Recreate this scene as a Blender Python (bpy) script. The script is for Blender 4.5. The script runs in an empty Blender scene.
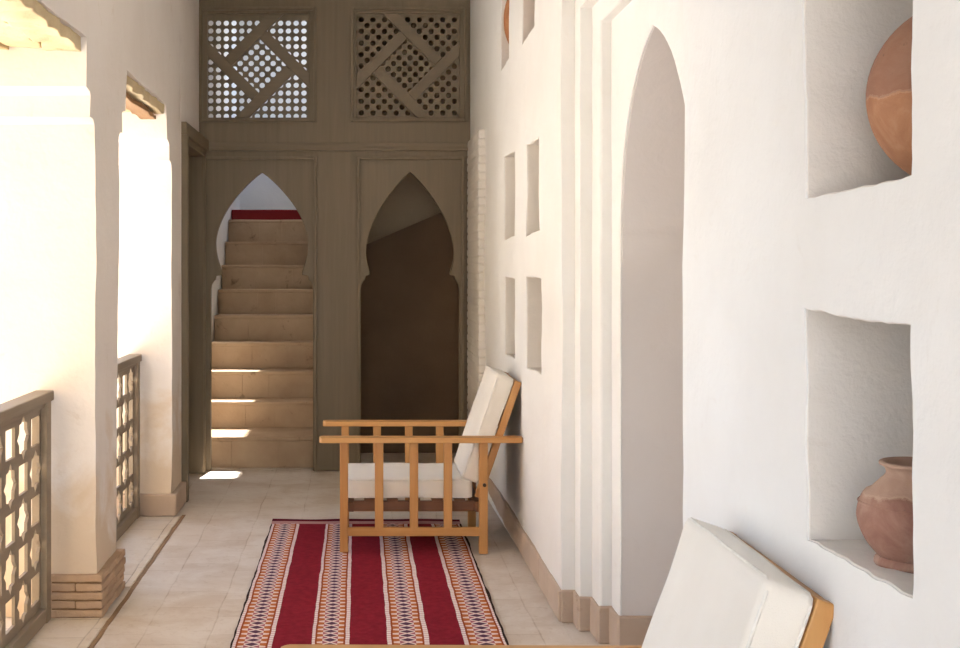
import bpy, bmesh, math, random
from mathutils import Vector, Matrix, noise
from mathutils.geometry import delaunay_2d_cdt
random.seed(7)
SC = bpy.context.scene
COL = SC.collection
R = math.radians

# ------------------------------------------------------------------ helpers
def hexc(h):
    h = h.lstrip('#')
    out = []
    for i in (0, 2, 4):
        c = int(h[i:i+2], 16) / 255
        out.append(c/12.92 if c <= .04045 else ((c+.055)/1.055)**2.4)
    return (*out, 1)

def link_obj(name, me, mat, parent=None, smooth=None):
    o = bpy.data.objects.new(name, me)
    COL.objects.link(o)
    if mat:
        me.materials.append(mat)
    if parent:
        o.parent = parent
    if smooth is not None:
        for p in me.polygons: p.use_smooth = True
        me.set_sharp_from_angle(angle=R(smooth))
    return o

def obj(name, bm, mat, parent=None, smooth=None):
    me = bpy.data.meshes.new(name)
    bmesh.ops.recalc_face_normals(bm, faces=bm.faces[:])
    bm.to_mesh(me); bm.free()
    return link_obj(name, me, mat, parent, smooth)

def tag(o, label, cat, group=None):
    o['label'] = label; o['category'] = cat
    if group: o['group'] = group
    return o

def struct(o):
    o['kind'] = 'structure'
    return o

def empty(name, loc=(0, 0, 0), rz=0):
    o = bpy.data.objects.new(name, None)
    COL.objects.link(o); o.location = loc; o.rotation_euler = (0, 0, rz)
    o.empty_display_size = .1
    return o

def bevel_mod(o, w=.004, seg=2, ang=35):
    m = o.modifiers.new('bevel', 'BEVEL')
    m.width = w; m.segments = seg; m.limit_method = 'ANGLE'; m.angle_limit = R(ang)
    return o

def add_box(bm, x0, x1, y0, y1, z0, z1, M=None, cuts=0):
    vs = [bm.verts.new((x, y, z)) for x in (x0, x1) for y in (y0, y1) for z in (z0, z1)]
    if M is not None:
        for v in vs: v.co = M @ v.co
    f = [(0, 1, 3, 2), (4, 6, 7, 5), (0, 4, 5, 1), (2, 3, 7, 6), (0, 2, 6, 4), (1, 5, 7, 3)]
    fs = [bm.faces.new([vs[i] for i in q]) for q in f]
    return vs, fs

def box(name, x0, x1, y0, y1, z0, z1, mat, parent=None, bev=.003, M=None):
    bm = bmesh.new()
    add_box(bm, x0, x1, y0, y1, z0, z1, M)
    o = obj(name, bm, mat, parent)
    if bev: bevel_mod(o, bev)
    return o

def rough_box(name, x0, x1, y0, y1, z0, z1, mat, parent=None, step=.04, amp=.004, sc=9, bev=.004, seed=0, M=None):
    """box with subdivided faces and hand-made unevenness"""
    bm = bmesh.new()
    def cnt(a, b): return max(1, int(round(abs(b-a)/step)))
    nx, ny, nz = cnt(x0, x1), cnt(y0, y1), cnt(z0, z1)
    cache = {}
    def V(i, j, k):
        if (i, j, k) not in cache:
            cache[(i, j, k)] = bm.verts.new((x0+(x1-x0)*i/nx, y0+(y1-y0)*j/ny, z0+(z1-z0)*k/nz))
        return cache[(i, j, k)]
    for i in range(nx):
        for j in range(ny):
            for k in (0, nz): bm.faces.new((V(i, j, k), V(i+1, j, k), V(i+1, j+1, k), V(i, j+1, k)))
    for i in range(nx):
        for k in range(nz):
            for j in (0, ny): bm.faces.new((V(i, j, k), V(i+1, j, k), V(i+1, j, k+1), V(i, j, k+1)))
    for j in range(ny):
        for k in range(nz):
            for i in (0, nx): bm.faces.new((V(i, j, k), V(i, j+1, k), V(i, j+1, k+1), V(i, j, k+1)))
    for v in bm.verts:
        v.co += noise.noise_vector(v.co*sc + Vector((seed*3.1, seed, 0)))*amp
        if M is not None: v.co = M @ v.co
    o = obj(name, bm, mat, parent, smooth=35)
    if bev: bevel_mod(o, bev)
    return o

def add_tube(bm, pts, r, n=8, closed=False):
    rings = []
    m = len(pts)
    for i, p in enumerate(pts):
        p = Vector(p)
        if closed: t = Vector(pts[(i+1) % m]) - Vector(pts[i-1])
        else: t = Vector(pts[min(i+1, m-1)]) - Vector(pts[max(i-1, 0)])
        t.normalize()
        a = t.cross(Vector((0, 0, 1)))
        if a.length < .05: a = t.cross(Vector((0, 1, 0)))
        a.normalize(); b = t.cross(a)
        rings.append([bm.verts.new(p + (a*math.cos(2*math.pi*k/n) + b*math.sin(2*math.pi*k/n))*r) for k in range(n)])
    rng = range(m) if closed else range(m-1)
    for i in rng:
        A, B = rings[i], rings[(i+1) % m]
        for k in range(n): bm.faces.new((A[k], A[(k+1) % n], B[(k+1) % n], B[k]))
    if not closed:
        bm.faces.new(rings[0][::-1]); bm.faces.new(rings[-1])

def lathe(name, prof, mat, parent=None, n=56, wob=.0, seed=0):
    bm = bmesh.new()
    rings = []
    for (r, z) in prof:
        if r < 1e-5:
            rings.append([bm.verts.new((0, 0, z))]); continue
        ring = []
        for k in range(n):
            a = 2*math.pi*k/n
            w = 1 + wob*noise.noise(Vector((math.cos(a)*1.5, math.sin(a)*1.5, z*9+seed*5)))
            ring.append(bm.verts.new((r*w*math.cos(a), r*w*math.sin(a), z)))
        rings.append(ring)
    for A, B in zip(rings, rings[1:]):
        if len(A) == 1 and len(B) == 1: continue
        for k in range(n):
            if len(A) == 1: bm.faces.new((A[0], B[(k+1) % n], B[k]))
            elif len(B) == 1: bm.faces.new((A[k], A[(k+1) % n], B[0]))
            else: bm.faces.new((A[k], A[(k+1) % n], B[(k+1) % n], B[k]))
    return obj(name, bm, mat, parent, smooth=50)

def resample(loop, step):
    out = []
    n = len(loop)
    for i in range(n):
        a, b = Vector(loop[i]), Vector(loop[(i+1) % n])
        k = max(1, int(round((b-a).length/step)))
        for j in range(k): out.append(tuple(a.lerp(b, j/k)))
    return out

def wobble(loop, step=.03, amp=.004, sc=14, seed=0):
    out = []
    for (u, v) in resample(loop, step):
        d = noise.noise_vector(Vector((u*sc, v*sc, seed*7.3)))*amp
        d2 = noise.noise_vector(Vector((u*3, v*3, seed*2.3+9)))*amp*1.5
        out.append((u+d.x+d2.x, v+d.y+d2.y))
    return out

def slab(name, outer, holes, a0, a1, fn, mat, parent=None, grid=None, amp=0, sc=2.0, bev=0, smooth=35, seed=0):
    """sheet with real holes and thickness. fn(u, v, w) -> world; w=a0 is the front face."""
    loops = [outer] + holes
    pts = []; edges = []; faces = []
    for lp in loops:
        s = len(pts)
        pts += [Vector(p) for p in lp]
        edges += [(s+i, s+(i+1) % len(lp)) for i in range(len(lp))]
        faces.append(list(range(s, s+len(lp))))
    if grid:
        us = [p[0] for p in outer]; vs_ = [p[1] for p in outer]
        u = min(us)+grid*.5
        def inside(p, lp):
            c = False
            for i in range(len(lp)):
                (x1, y1), (x2, y2) = lp[i], lp[i-1]
                if (y1 > p[1]) != (y2 > p[1]) and p[0] < (x2-x1)*(p[1]-y1)/(y2-y1)+x1: c = not c
            return c
        bbs = [(min(p[0] for p in h), max(p[0] for p in h), min(p[1] for p in h), max(p[1] for p in h)) for h in holes]
        while u < max(us)-grid*.3:
            v = min(vs_)+grid*.5
            while v < max(vs_)-grid*.3:
                ok = inside((u, v), outer)
                for b, h in zip(bbs, holes):
                    if b[0]-.02 < u < b[1]+.02 and b[2]-.02 < v < b[3]+.02: ok = False; break
                if ok: pts.append(Vector((u, v)))
                v += grid
            u += grid
    V, E, F, ov, oe, of = delaunay_2d_cdt(pts, edges, [], 0, 1e-5, True)
    def pin(p, lp):
        c = False
        for i in range(len(lp)):
            (x1, y1), (x2, y2) = lp[i], lp[i-1]
            if (y1 > p[1]) != (y2 > p[1]) and p[0] < (x2-x1)*(p[1]-y1)/(y2-y1)+x1: c = not c
        return c
    hb = [(min(p[0] for p in h), max(p[0] for p in h), min(p[1] for p in h), max(p[1] for p in h), h) for h in holes]
    FF = []
    for f in F:
        cc = (sum(V[i][0] for i in f)/len(f), sum(V[i][1] for i in f)/len(f))
        if not pin(cc, outer): continue
        if any(b[0] < cc[0] < b[1] and b[2] < cc[1] < b[3] and pin(cc, b[4]) for b in hb): continue
        FF.append(f)
    F = FF
    bm = bmesh.new()
    front = []; back = []
    used = {i for f in F for i in f}
    for q, p in enumerate(V):
        if q not in used: front.append(None); back.append(None); continue
        w = a0
        if amp: w += amp*noise.noise(Vector((p[0]*sc, p[1]*sc, seed*5+.5))) + amp*.35*noise.noise(Vector((p[0]*sc*4, p[1]*sc*4, seed)))
        front.append(bm.verts.new(fn(p[0], p[1], w)))
        back.append(bm.verts.new(fn(p[0], p[1], a1)))
    ecount = {}
    for f in F:
        bm.faces.new([front[i] for i in f]); bm.faces.new([back[i] for i in reversed(f)])
        for i in range(len(f)):
            a, b = f[i], f[(i+1) % len(f)]
            k = (min(a, b), max(a, b)); ecount.setdefault(k, []).append((a, b))
    for k, l in ecount.items():
        if len(l) == 1:
            a, b = l[0]
            bm.faces.new((front[b], front[a], back[a], back[b]))
    o = obj(name, bm, mat, parent, smooth=smooth)
    if bev: bevel_mod(o, bev, 2, 50)
    return o

# ------------------------------------------------------------------ materials
def nodes_of(m):
    m.use_nodes = True
    nt = m.node_tree; nt.nodes.clear()
    out = nt.nodes.new('ShaderNodeOutputMaterial')
    b = nt.nodes.new('ShaderNodeBsdfPrincipled')
    nt.links.new(b.outputs[0], out.inputs[0])
    return nt, b

def N(nt, t, **kw):
    n = nt.nodes.new(t)
    for k, v in kw.items():
        if k in n.inputs: n.inputs[k].default_value = v
        else: setattr(n, k, v)
    return n

def ramp(nt, fac, stops):
    r = nt.nodes.new('ShaderNodeValToRGB')
    e = r.color_ramp.elements
    while len(e) > 1: e.remove(e[0])
    e[0].position = stops[0][0]; e[0].color = stops[0][1]
    for p, c in stops[1:]:
        q = e.new(p); q.color = c
    nt.links.new(fac, r.inputs[0])
    return r.outputs[0]

def mixc(nt, fac, a, b, blend='MIX'):
    m = nt.nodes.new('ShaderNodeMix'); m.data_type = 'RGBA'; m.blend_type = blend
    for s, v in ((0, fac), (6, a), (7, b)):
        if hasattr(v, 'is_linked') or hasattr(v, 'links'): nt.links.new(v, m.inputs[s])
        else: m.inputs[s].default_value = v
    return m.outputs[2]

def math_(nt, op, a, b=None, c=None):
    m = nt.nodes.new('ShaderNodeMath'); m.operation = op
    for i, v in enumerate((a, b, c)):
        if v is None: continue
        if isinstance(v, (int, float)): m.inputs[i].default_value = v
        else: nt.links.new(v, m.inputs[i])
    return m.outputs[0]

def coords(nt, scale=(1, 1, 1)):
    tc = nt.nodes.new('ShaderNodeTexCoord')
    mp = nt.nodes.new('ShaderNodeMapping'); mp.inputs['Scale'].default_value = scale
    nt.links.new(tc.outputs['Object'], mp.inputs[0])
    return mp.outputs[0]

def noise_tex(nt, vec, scale, detail=4, rough=.55, dist=0):
    n = N(nt, 'ShaderNodeTexNoise', Scale=scale, Detail=detail, Roughness=rough, Distortion=dist)
    nt.links.new(vec, n.inputs['Vector'])
    return n.outputs['Fac']

def bump(nt, b, h, strength=.3, dist=.01):
    bp = N(nt, 'ShaderNodeBump', Strength=strength, Distance=dist)
    nt.links.new(h, bp.inputs['Height']); nt.links.new(bp.outputs[0], b.inputs['Normal'])

def plaster(name, ca, cb, cs=None, bstr=.35, bscale=14, rough=.9, stain=.0):
    m = bpy.data.materials.new(name); nt, b = nodes_of(m)
    c = coords(nt)
    n1 = noise_tex(nt, c, 1.7, 5, .6)
    col = ramp(nt, n1, [(.35, hexc(ca)), (.65, hexc(cb))])
    if cs:
        n3 = noise_tex(nt, c, 9, 6, .7, .6)
        f = ramp(nt, n3, [(.62, (0, 0, 0, 1)), (.74, (stain, stain, stain, 1))])
        col = mixc(nt, f, col, hexc(cs))
    nt.links.new(col, b.inputs['Base Color'])
    b.inputs['Roughness'].default_value = rough
    b.inputs['Specular IOR Level'].default_value = .2
    h = math_(nt, 'ADD', noise_tex(nt, c, bscale, 5, .6, .3), math_(nt, 'MULTIPLY', noise_tex(nt, c, bscale*6, 3, .6), .25))
    bump(nt, b, h, bstr, .012)
    return m

def low_tint(m, col, top, amt):  # blends the colour in towards the bottom, edge broken by noise
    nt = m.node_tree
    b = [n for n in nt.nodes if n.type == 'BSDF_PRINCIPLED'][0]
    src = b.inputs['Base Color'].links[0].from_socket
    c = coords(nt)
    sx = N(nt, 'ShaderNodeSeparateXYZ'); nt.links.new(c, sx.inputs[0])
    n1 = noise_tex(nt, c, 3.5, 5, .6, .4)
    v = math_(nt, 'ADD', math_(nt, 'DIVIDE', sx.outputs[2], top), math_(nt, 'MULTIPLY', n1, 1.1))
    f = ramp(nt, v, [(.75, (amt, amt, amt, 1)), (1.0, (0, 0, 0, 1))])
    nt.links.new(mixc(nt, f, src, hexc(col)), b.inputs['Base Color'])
def wood(name, ca, cb, axis='x', rough=.5, scale=1.0, bstr=.12):
    m = bpy.data.materials.new(name); nt, b = nodes_of(m)
    s = {'x': (1.2, 22, 22), 'y': (22, 1.2, 22), 'z': (22, 22, 1.2)}[axis]
    c = coords(nt, tuple(q*scale for q in s))
    n1 = noise_tex(nt, c, 1.6, 5, .6, .4)
    col = ramp(nt, n1, [(.3, hexc(ca)), (.7, hexc(cb))])
    nt.links.new(col, b.inputs['Base Color'])
    b.inputs['Roughness'].default_value = rough
    bump(nt, b, n1, bstr, .004)
    return m

M_WALL = plaster('white_plaster', '#ece8e1', '#f2efe9', '#e0d6c9', .3, 9, stain=.25)
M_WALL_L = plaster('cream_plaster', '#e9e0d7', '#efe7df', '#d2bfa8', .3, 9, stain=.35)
low_tint(M_WALL_L, '#cdae80', 1.5, .55)  # tan tone, stronger towards the bottom
M_BRICKW = plaster('whitewashed_brick', '#dcd5cb', '#e8e2d9', '#c8b9a8', .8, 16, stain=.4)
M_NICHE = plaster('raw_mud_plaster', '#e4dbcf', '#ebe3d9', '#cfc1af', .4, 16, stain=.4)
M_NICHE_W = plaster('cream_niche_plaster', '#e9e1d6', '#efe8de', '#d9ccbb', .3, 12, stain=.3)
M_ARCHIN = plaster('grey_plaster', '#e2d9d1', '#e7dfd8', '#d6cabf', .25, 10, stain=.3)
M_BASE = plaster('baseboard_stone', '#bfa893', '#cdb8a4', '#9f8369', .4, 18, stain=.6)
M_BRICKB = plaster('clay_brick', '#b99a7d', '#c9ad92', '#94775c', .7, 26, stain=.6)
M_STAIR = plaster('stair_stone', '#b0967a', '#c9b092', '#5f4a38', .5, 8, stain=.7)
M_RED = plaster('red_painted_step', '#7e2326', '#8b2b2c', None, .2, 14)
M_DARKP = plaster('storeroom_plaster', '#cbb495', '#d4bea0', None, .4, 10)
M_SLOPE = plaster('storeroom_brown', '#6b5744', '#77624d', None, .2, 10)
M_CREV = plaster('mortar_gap', '#8d7050', '#9c7d5c', None, .4, 20)
M_GROUND = plaster('courtyard_ground', '#e4e0d8', '#eeebe4', None, .4, 10)
M_SKY_BLOCK = plaster('tan_sky_block', '#a08c6c', '#ac9878', None, .4, 10)  # for the added sky-blocking wall, tan to warm its bounce
M_SCREEN = wood('brown_screen_wood', '#76674f', '#817159', 'z', .55, .7, .1)
M_SCREEN_H = wood('brown_screen_wood_across', '#786952', '#83735b', 'x', .55, .7, .1)
M_RAIL = wood('grey_brown_rail_wood', '#8b7b68', '#978772', 'y', .6, .6, .1)
M_DOOR = wood('dark_door_wood', '#4a3c2d', '#54442f', 'z', .5, .8, .1)
M_BEAM = plaster('limewashed_beam', '#cdb58a', '#dfceac', '#94592c', .7, 12, stain=.8)
M_PLANK = wood('old_plank', '#85603c', '#a07a52', 'y', .8, .5, .4)
M_OAKX = wood('honey_wood_along', '#bd8444', '#d3a062', 'x', .42, .5, .06)
M_OAKZ = wood('honey_wood_upright', '#b87d3e', '#cd985a', 'z', .42, .5, .06)
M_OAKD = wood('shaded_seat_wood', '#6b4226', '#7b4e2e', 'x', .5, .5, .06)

def fabric_mat():
    m = bpy.data.materials.new('cream_canvas'); nt, b = nodes_of(m)
    c = coords(nt)
    n1 = noise_tex(nt, c, 5, 3)
    col = ramp(nt, n1, [(.3, hexc('#ece3d4')), (.7, hexc('#f1e9dc'))])
    nt.links.new(col, b.inputs['Base Color'])
    b.inputs['Roughness'].default_value = .95
    b.inputs['Sheen Weight'].default_value = .15
    h = math_(nt, 'ADD', noise_tex(nt, c, 400, 2), math_(nt, 'MULTIPLY', noise_tex(nt, c, 12, 3), 1.5))
    bump(nt, b, h, .18, .006)
    return m
M_FAB = fabric_mat()
def plain(name, col, rough=.6, metal=0):
    m = bpy.data.materials.new(name); nt, b = nodes_of(m)
    c = coords(nt)
    n1 = noise_tex(nt, c, 30, 3)
    a = hexc(col); d = tuple(x*.8 for x in a[:3])+(1,)
    nt.links.new(ramp(nt, n1, [(.3, d), (.7, a)]), b.inputs['Base Color'])
    b.inputs['Roughness'].default_value = rough; b.inputs['Metallic'].default_value = metal
    return m
M_BOLT = plain('dark_bolt', '#4a3a2c', .4, .6)
M_PIPE = plain('cream_piping', '#f6efe2', .9)
M_GROOVE = plain('groove_brown', '#9a7a58', .9)

def clay(name, ca, cb, cc, split=None, dark='#5d4a3c'):
    m = bpy.data.materials.new(name); nt, b = nodes_of(m)
    c = coords(nt)
    n1 = noise_tex(nt, c, 12, 6, .65, .8)
    col = ramp(nt, n1, [(.3, hexc(ca)), (.52, hexc(cb)), (.7, hexc(cc))])
    if split:
        z, top = split
        sx = N(nt, 'ShaderNodeSeparateXYZ'); nt.links.new(c, sx.inputs[0])
        zz = math_(nt, 'ADD', sx.outputs[2], math_(nt, 'MULTIPLY', math_(nt, 'SUBTRACT', n1, .5), .04))
        f = math_(nt, 'GREATER_THAN', zz, z)
        col = mixc(nt, math_(nt, 'MULTIPLY', f, .6), col, hexc(top))
        g = math_(nt, 'LESS_THAN', math_(nt, 'ABSOLUTE', math_(nt, 'SUBTRACT', zz, z)), .003)
        col = mixc(nt, math_(nt, 'MULTIPLY', g, .15), col, hexc('#e6c8a8'))
    n2 = noise_tex(nt, c, 45, 4, .7)
    f2 = ramp(nt, n2, [(.64, (0, 0, 0, 1)), (.72, (.45, .45, .45, 1))])
    col = mixc(nt, f2, col, hexc(dark))
    nt.links.new(col, b.inputs['Base Color'])
    b.inputs['Roughness'].default_value = .85
    bump(nt, b, n2, .35, .006)
    return m
M_POT = clay('dusty_rose_clay', '#8a5c4c', '#a37a66', '#bd9c86', (.118, '#c0a088'))
M_JAR = clay('orange_clay', '#a06a48', '#b07c58', '#bd906e', (.152, '#8a6252'))
M_JAR2 = clay('orange_clay_plain', '#9a6038', '#ad7146', '#b98358')

def floor_mat(name, ca, cb, cc, grout, tile=.25):
    m = bpy.data.materials.new(name); nt, b = nodes_of(m)
    tc = nt.nodes.new('ShaderNodeTexCoord')
    mp = nt.nodes.new('ShaderNodeMapping')
    mp.inputs['Rotation'].default_value = (0, 0, R(90)); mp.inputs['Location'].default_value = (.1, .045, 0)
    nt.links.new(tc.outputs['Object'], mp.inputs[0])
    c = tc.outputs['Object']
    wn = N(nt, 'ShaderNodeTexNoise', Scale=3.0, Detail=3.0); nt.links.new(mp.outputs[0], wn.inputs['Vector'])
    vm = N(nt, 'ShaderNodeVectorMath', operation='MULTIPLY_ADD'); nt.links.new(wn.outputs['Color'], vm.inputs[0])
    vm.inputs[1].default_value = (.03, .03, 0); nt.links.new(mp.outputs[0], vm.inputs[2])
    br = N(nt, 'ShaderNodeTexBrick', Scale=1.0)
    br.offset = .5
    br.inputs['Brick Width'].default_value = tile; br.inputs['Row Height'].default_value = tile
    br.inputs['Mortar Size'].default_value = .004; br.inputs['Mortar Smooth'].default_value = .6
    br.inputs['Color1'].default_value = hexc(ca); br.inputs['Color2'].default_value = hexc(cb)
    br.inputs['Mortar'].default_value = hexc(grout)
    nt.links.new(vm.outputs[0], br.inputs['Vector'])
    n1 = noise_tex(nt, c, 3.2, 6, .65, .5)
    f = ramp(nt, n1, [(.40, (0, 0, 0, 1)), (.62, (.9, .9, .9, 1))])
    col = mixc(nt, f, br.outputs['Color'], hexc(cc))
    n2 = noise_tex(nt, c, 22, 5, .7, 1.2)
    f2 = ramp(nt, n2, [(.55, (0, 0, 0, 1)), (.75, (.4, .4, .4, 1))])
    col = mixc(nt, f2, col, hexc('#a98c6c'))
    nt.links.new(col, b.inputs['Base Color'])
    b.inputs['Roughness'].default_value = .6
    b.inputs['Specular IOR Level'].default_value = .35
    h = math_(nt, 'SUBTRACT', math_(nt, 'MULTIPLY', n2, .35), br.outputs['Fac'])
    bump(nt, b, h, .3, .006)
    return m
M_FLOOR = floor_mat('worn_stone_tiles', '#d6c6b5', '#cebca9', '#e0d5c8', '#bda78f')
M_SILL = floor_mat('threshold_tiles', '#dccab2', '#d3bfa5', '#e2d5c4', '#a58c70', .24)

# ------------------------------------------------------------------ floor
bm = bmesh.new()
nx, ny = 24, 110
x0, x1, y0, y1 = -1.6, .95, -1.6, 8.86
gv = [[bm.verts.new((x0+(x1-x0)*i/nx, y0+(y1-y0)*j/ny, 0)) for j in range(ny+1)] for i in range(nx+1)]
for i in range(nx):
    for j in range(ny): bm.faces.new((gv[i][j], gv[i+1][j], gv[i+1][j+1], gv[i][j+1]))
for r_ in gv:
    for v in r_:
        v.co.z = -.002 + .002*noise.noise(v.co*3)
geo = bmesh.ops.extrude_face_region(bm, geom=bm.faces[:])
for v in [g for g in geo['geom'] if isinstance(g, bmesh.types.BMVert)]: v.co.z -= .15
floor = struct(obj('floor', bm, M_FLOOR, smooth=35))

# threshold slabs in the arcade openings and the brown joint beside them
for k, (a, b_) in enumerate(((1.42, 2.93), (3.40, 4.94), (5.42, 6.93))):
    o = rough_box('trim_%d' % (k+1), -1.49, -.985, a, b_, -.02, .006, M_SILL, step=.1, amp=.002, bev=.003); struct(o)
o = rough_box('trim_4', -.985, -.967, 1.0, 7.0, -.02, .0015, M_GROOVE, step=.05, amp=.004, bev=0); struct(o)

# ------------------------------------------------------------------ left wall: arcade
WT = 2.22
def fl(u, v, w): return (-1.04 - w, u, v)
def opening(y0, y1):
    # y0 near edge, y1 far edge at the shaft; corbelled corners above
    L = [(y0+.0, -.2), (y1-.0, -.2), (y1-.01, 1.0), (y1-.02, 1.955), (y1-.045, 1.975), (y1-.10, 1.98), (y1-.10, 2.06), (y1-.115, 2.075), (y1-.185, 2.085), (y1-.20, WT+.05),
         (y0+.20, WT+.05), (y0+.185, 2.085), (y0+.115, 2.075), (y0+.10, 2.06), (y0+.10, 1.98), (y0+.045, 1.975), (y0+.02, 1.955), (y0+.01, 1.0)]
    return wobble(L, .04, .004, 12, y0)
openings = [(-.1, .93), (1.39, 2.95), (3.40, 4.97), (5.39, 6.975)]
outer = [(-1.55, -.25)]
# the openings are cut down through the bottom edge: use an outline that runs around them
out = [(-1.55, 0.0)]
for (a, b_) in openings:
    L = opening(a, b_)
    ins = [p for p in L if p[1] > .02]
    # order: up the near jamb, across, down the far jamb
    ins_near = sorted([p for p in ins if p[0] < (a+b_)/2 and p[1] < WT+.02], key=lambda p: p[1])
    ins_top = sorted([p for p in ins if p[1] >= WT+.02], key=lambda p: p[0])
    ins_far = sorted([p for p in ins if p[0] >= (a+b_)/2 and p[1] < WT+.02], key=lambda p: -p[1])
    out += [(a, 0.0)] + ins_near + ins_top + ins_far + [(b_, 0.0)]
out += [(7.36, 0.0), (7.36, 3.5), (-1.55, 3.5)]
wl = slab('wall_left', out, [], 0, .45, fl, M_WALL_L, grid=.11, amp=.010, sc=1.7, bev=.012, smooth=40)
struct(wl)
# door section of the left wall, drifting outwards to the screen
def fl2(u, v, w): return (-1.04 - .04*(u-7.36)/1.14 - w, u, v)
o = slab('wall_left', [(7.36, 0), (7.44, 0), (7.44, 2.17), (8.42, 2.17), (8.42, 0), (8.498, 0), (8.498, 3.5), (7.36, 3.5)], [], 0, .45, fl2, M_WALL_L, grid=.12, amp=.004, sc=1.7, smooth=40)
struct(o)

# rough lintel beams over each opening
def lintels(a, b_, n0):
    specs = [(-1.055, -1.19, .0, M_BEAM), (-1.20, -1.33, .012, M_BEAM), (-1.335, -1.485, .0, M_BEAM)]
    for k, (xa, xb, dz, mt) in enumerate(specs):
        o = rough_box('lintel_beam', xb, xa, a+.16, b_-.16, WT+dz, WT+.10+dz, mt, step=.035, amp=.016, sc=11, bev=.004, seed=n0+k)
        if n0 >= 10:
            where = {10: 'over the near left opening', 20: 'over the second left opening behind the pillar'}[n0]
            pos = ['edge nearest the corridor', 'middle of the three', 'outer one nearest the courtyard'][k]
            tag(o, 'rough limewashed lintel beam %s, %s' % (where, pos), 'beam', 'lintel beams ' + where)
lintels(3.40, 4.97, 10)
lintels(5.39, 6.975, 20)
o = rough_box('lintel_plank', -1.17, -1.09, 5.56, 6.76, 2.188, 2.212, M_PLANK, step=.04, amp=.010, sc=10, bev=.002)
tag(o, 'bare brown plank under the lintel of the second left opening', 'plank')

# pillar feet
def brick_foot(y0, y1, n, seed):
    """courses of worn clay brick around a pillar foot"""
    h = .175; ch = h/5
    core = box('wall_left', -1.215, -1.022, y0+.012, y1-.012, 0, h-.005, M_CREV, None, 0); struct(core)
    for c in range(5):
        z0 = c*ch
        segs = [y0, y0+.21, y1] if c % 2 else [y0, y0+.12, y0+.3, y1]
        xs = [-1.225, -1.12, -1.008] if c % 2 else [-1.225, -1.008]
        for i in range(len(xs)-1):
            for j in range(len(segs)-1):
                jx = random.uniform(-.004, .006)
                yield (xs[i]+.002, xs[i+1]-.002+(jx if i == len(xs)-2 else 0), segs[j]+.001-(jx if j == 0 else 0), segs[j+1]-.001, z0+.003, z0+ch-.003)
root = empty('brick_pillar_foot', (-1.24, 5.18, 0))
tag(root, 'foot of the near left pillar, five worn courses of clay brick', 'pillar base')
for k, bb in enumerate(brick_foot(4.945, 5.415, 5, 1)):
    o = rough_box('brick', *bb, M_BRICKB, step=.03, amp=.003, sc=22, bev=.004, seed=k)
    o.parent = root; o.matrix_parent_inverse = Matrix.Translation((1.24, -5.18, 0))
o = rough_box('wall_left', -1.46, -1.012, 6.945, 7.37, 0, .125, M_BASE, step=.04, amp=.006, sc=12, bev=.008, seed=4); struct(o)

# door frame in the left wall near the screen
d = empty('door_1', (-1.03, 7.9, 0)); struct(d)
def dpart(name, *a, mat=M_SCREEN, bev=.004):
    o = box(name, *a, mat, None, bev); o.parent = d; o.matrix_parent_inverse = Matrix.Translation((1.03, -7.9, 0)); return o
dpart('door_post', -1.10, -1.005, 7.373, 7.435, 0, 2.17)
dpart('door_post', -1.16, -1.05, 7.437, 7.47, 0, 2.13)
dpart('door_post', -1.10, -1.03, 8.40, 8.47, 0, 2.169)
dpart('door_post', -1.49, -1.035, 8.385, 8.419, 0, 2.13)
dpart('door_head', -1.10, -1.01, 7.368, 8.47, 2.17, 2.245)
dpart('door_head', -1.14, -1.03, 7.40, 8.42, 2.13, 2.17)
dpart('door_leaf', -1.20, -1.14, 7.43, 8.42, 0.01, 2.14, mat=M_DOOR)
dpart('door_panel', -1.141, -1.125, 7.55, 8.30, 1.15, 2.0, mat=M_DOOR, bev=.01)
dpart('door_panel', -1.141, -1.125, 7.55, 8.30, .15, 1.0, mat=M_DOOR, bev=.01)

# ------------------------------------------------------------------ carved railings
def star(cy, cz, r1=.082, r2=.060):
    # eight-pointed star: two overlapping squares; horizontal and vertical tips longest
    pts = []
    for k in range(16):
        a = math.pi/8*k
        r = r1*(1.0 if k % 4 == 0 else .90) if k % 2 == 0 else r2
        pts.append((cy+r*math.cos(a), cz+r*math.sin(a)))
    return pts
def make_rail():
    L = 1.50
    t = empty('carved_railing', (-1.24, 4.18, 0))
    holes = []
    for i in range(8):
        y = .600 - .1714*i
        for k in range(5):
            z = .158+.1513*k
            if (k+i) % 2 == 0:
                holes.append([(y-.060, z-.054), (y+.060, z-.054), (y+.060, z+.054), (y-.060, z+.054)])
            else: holes.append(star(y, z))
    slab('lattice_panel', [(-.71, .05), (.71, .05), (.71, .875), (-.71, .875)], holes, -.006, .006, lambda u, v, w: (-w, u, v), M_RAIL, t, smooth=30)
    for s in (-1, 1):
        y0, y1 = sorted((s*.682, s*.752))
        box('post', -.03, .03, y0, y1, .0, .865, M_RAIL, t, .004)
    box('top_rail', -.038, .038, -.765, .765, .865, .905, M_RAIL, t, .005)
    box('inner_rail', -.022, .022, -.68, .68, .845, .865, M_RAIL, t, .003)
    box('bottom_rail', -.028, .028, -.68, .68, .008, .065, M_RAIL, t, .004)
    return t
def copy_tree(o, parent=None):
    c = o.copy(); COL.objects.link(c)
    if parent: c.parent = parent
    for ch in list(o.children): copy_tree(ch, c)
    return c
rail = make_rail()
tag(rail, 'wooden railing cut with stars and oblongs, near left opening before the brick footed pillar', 'railing', 'carved railings in the arcade')
r2 = copy_tree(rail); r2.location = (-1.24, 6.19, 0); r2.rotation_euler.z = math.pi; r2.scale = (1, 1.0, 1)
r2['label'] = 'wooden star-cut railing mostly hidden behind the brick footed pillar, in the farther opening'

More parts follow.
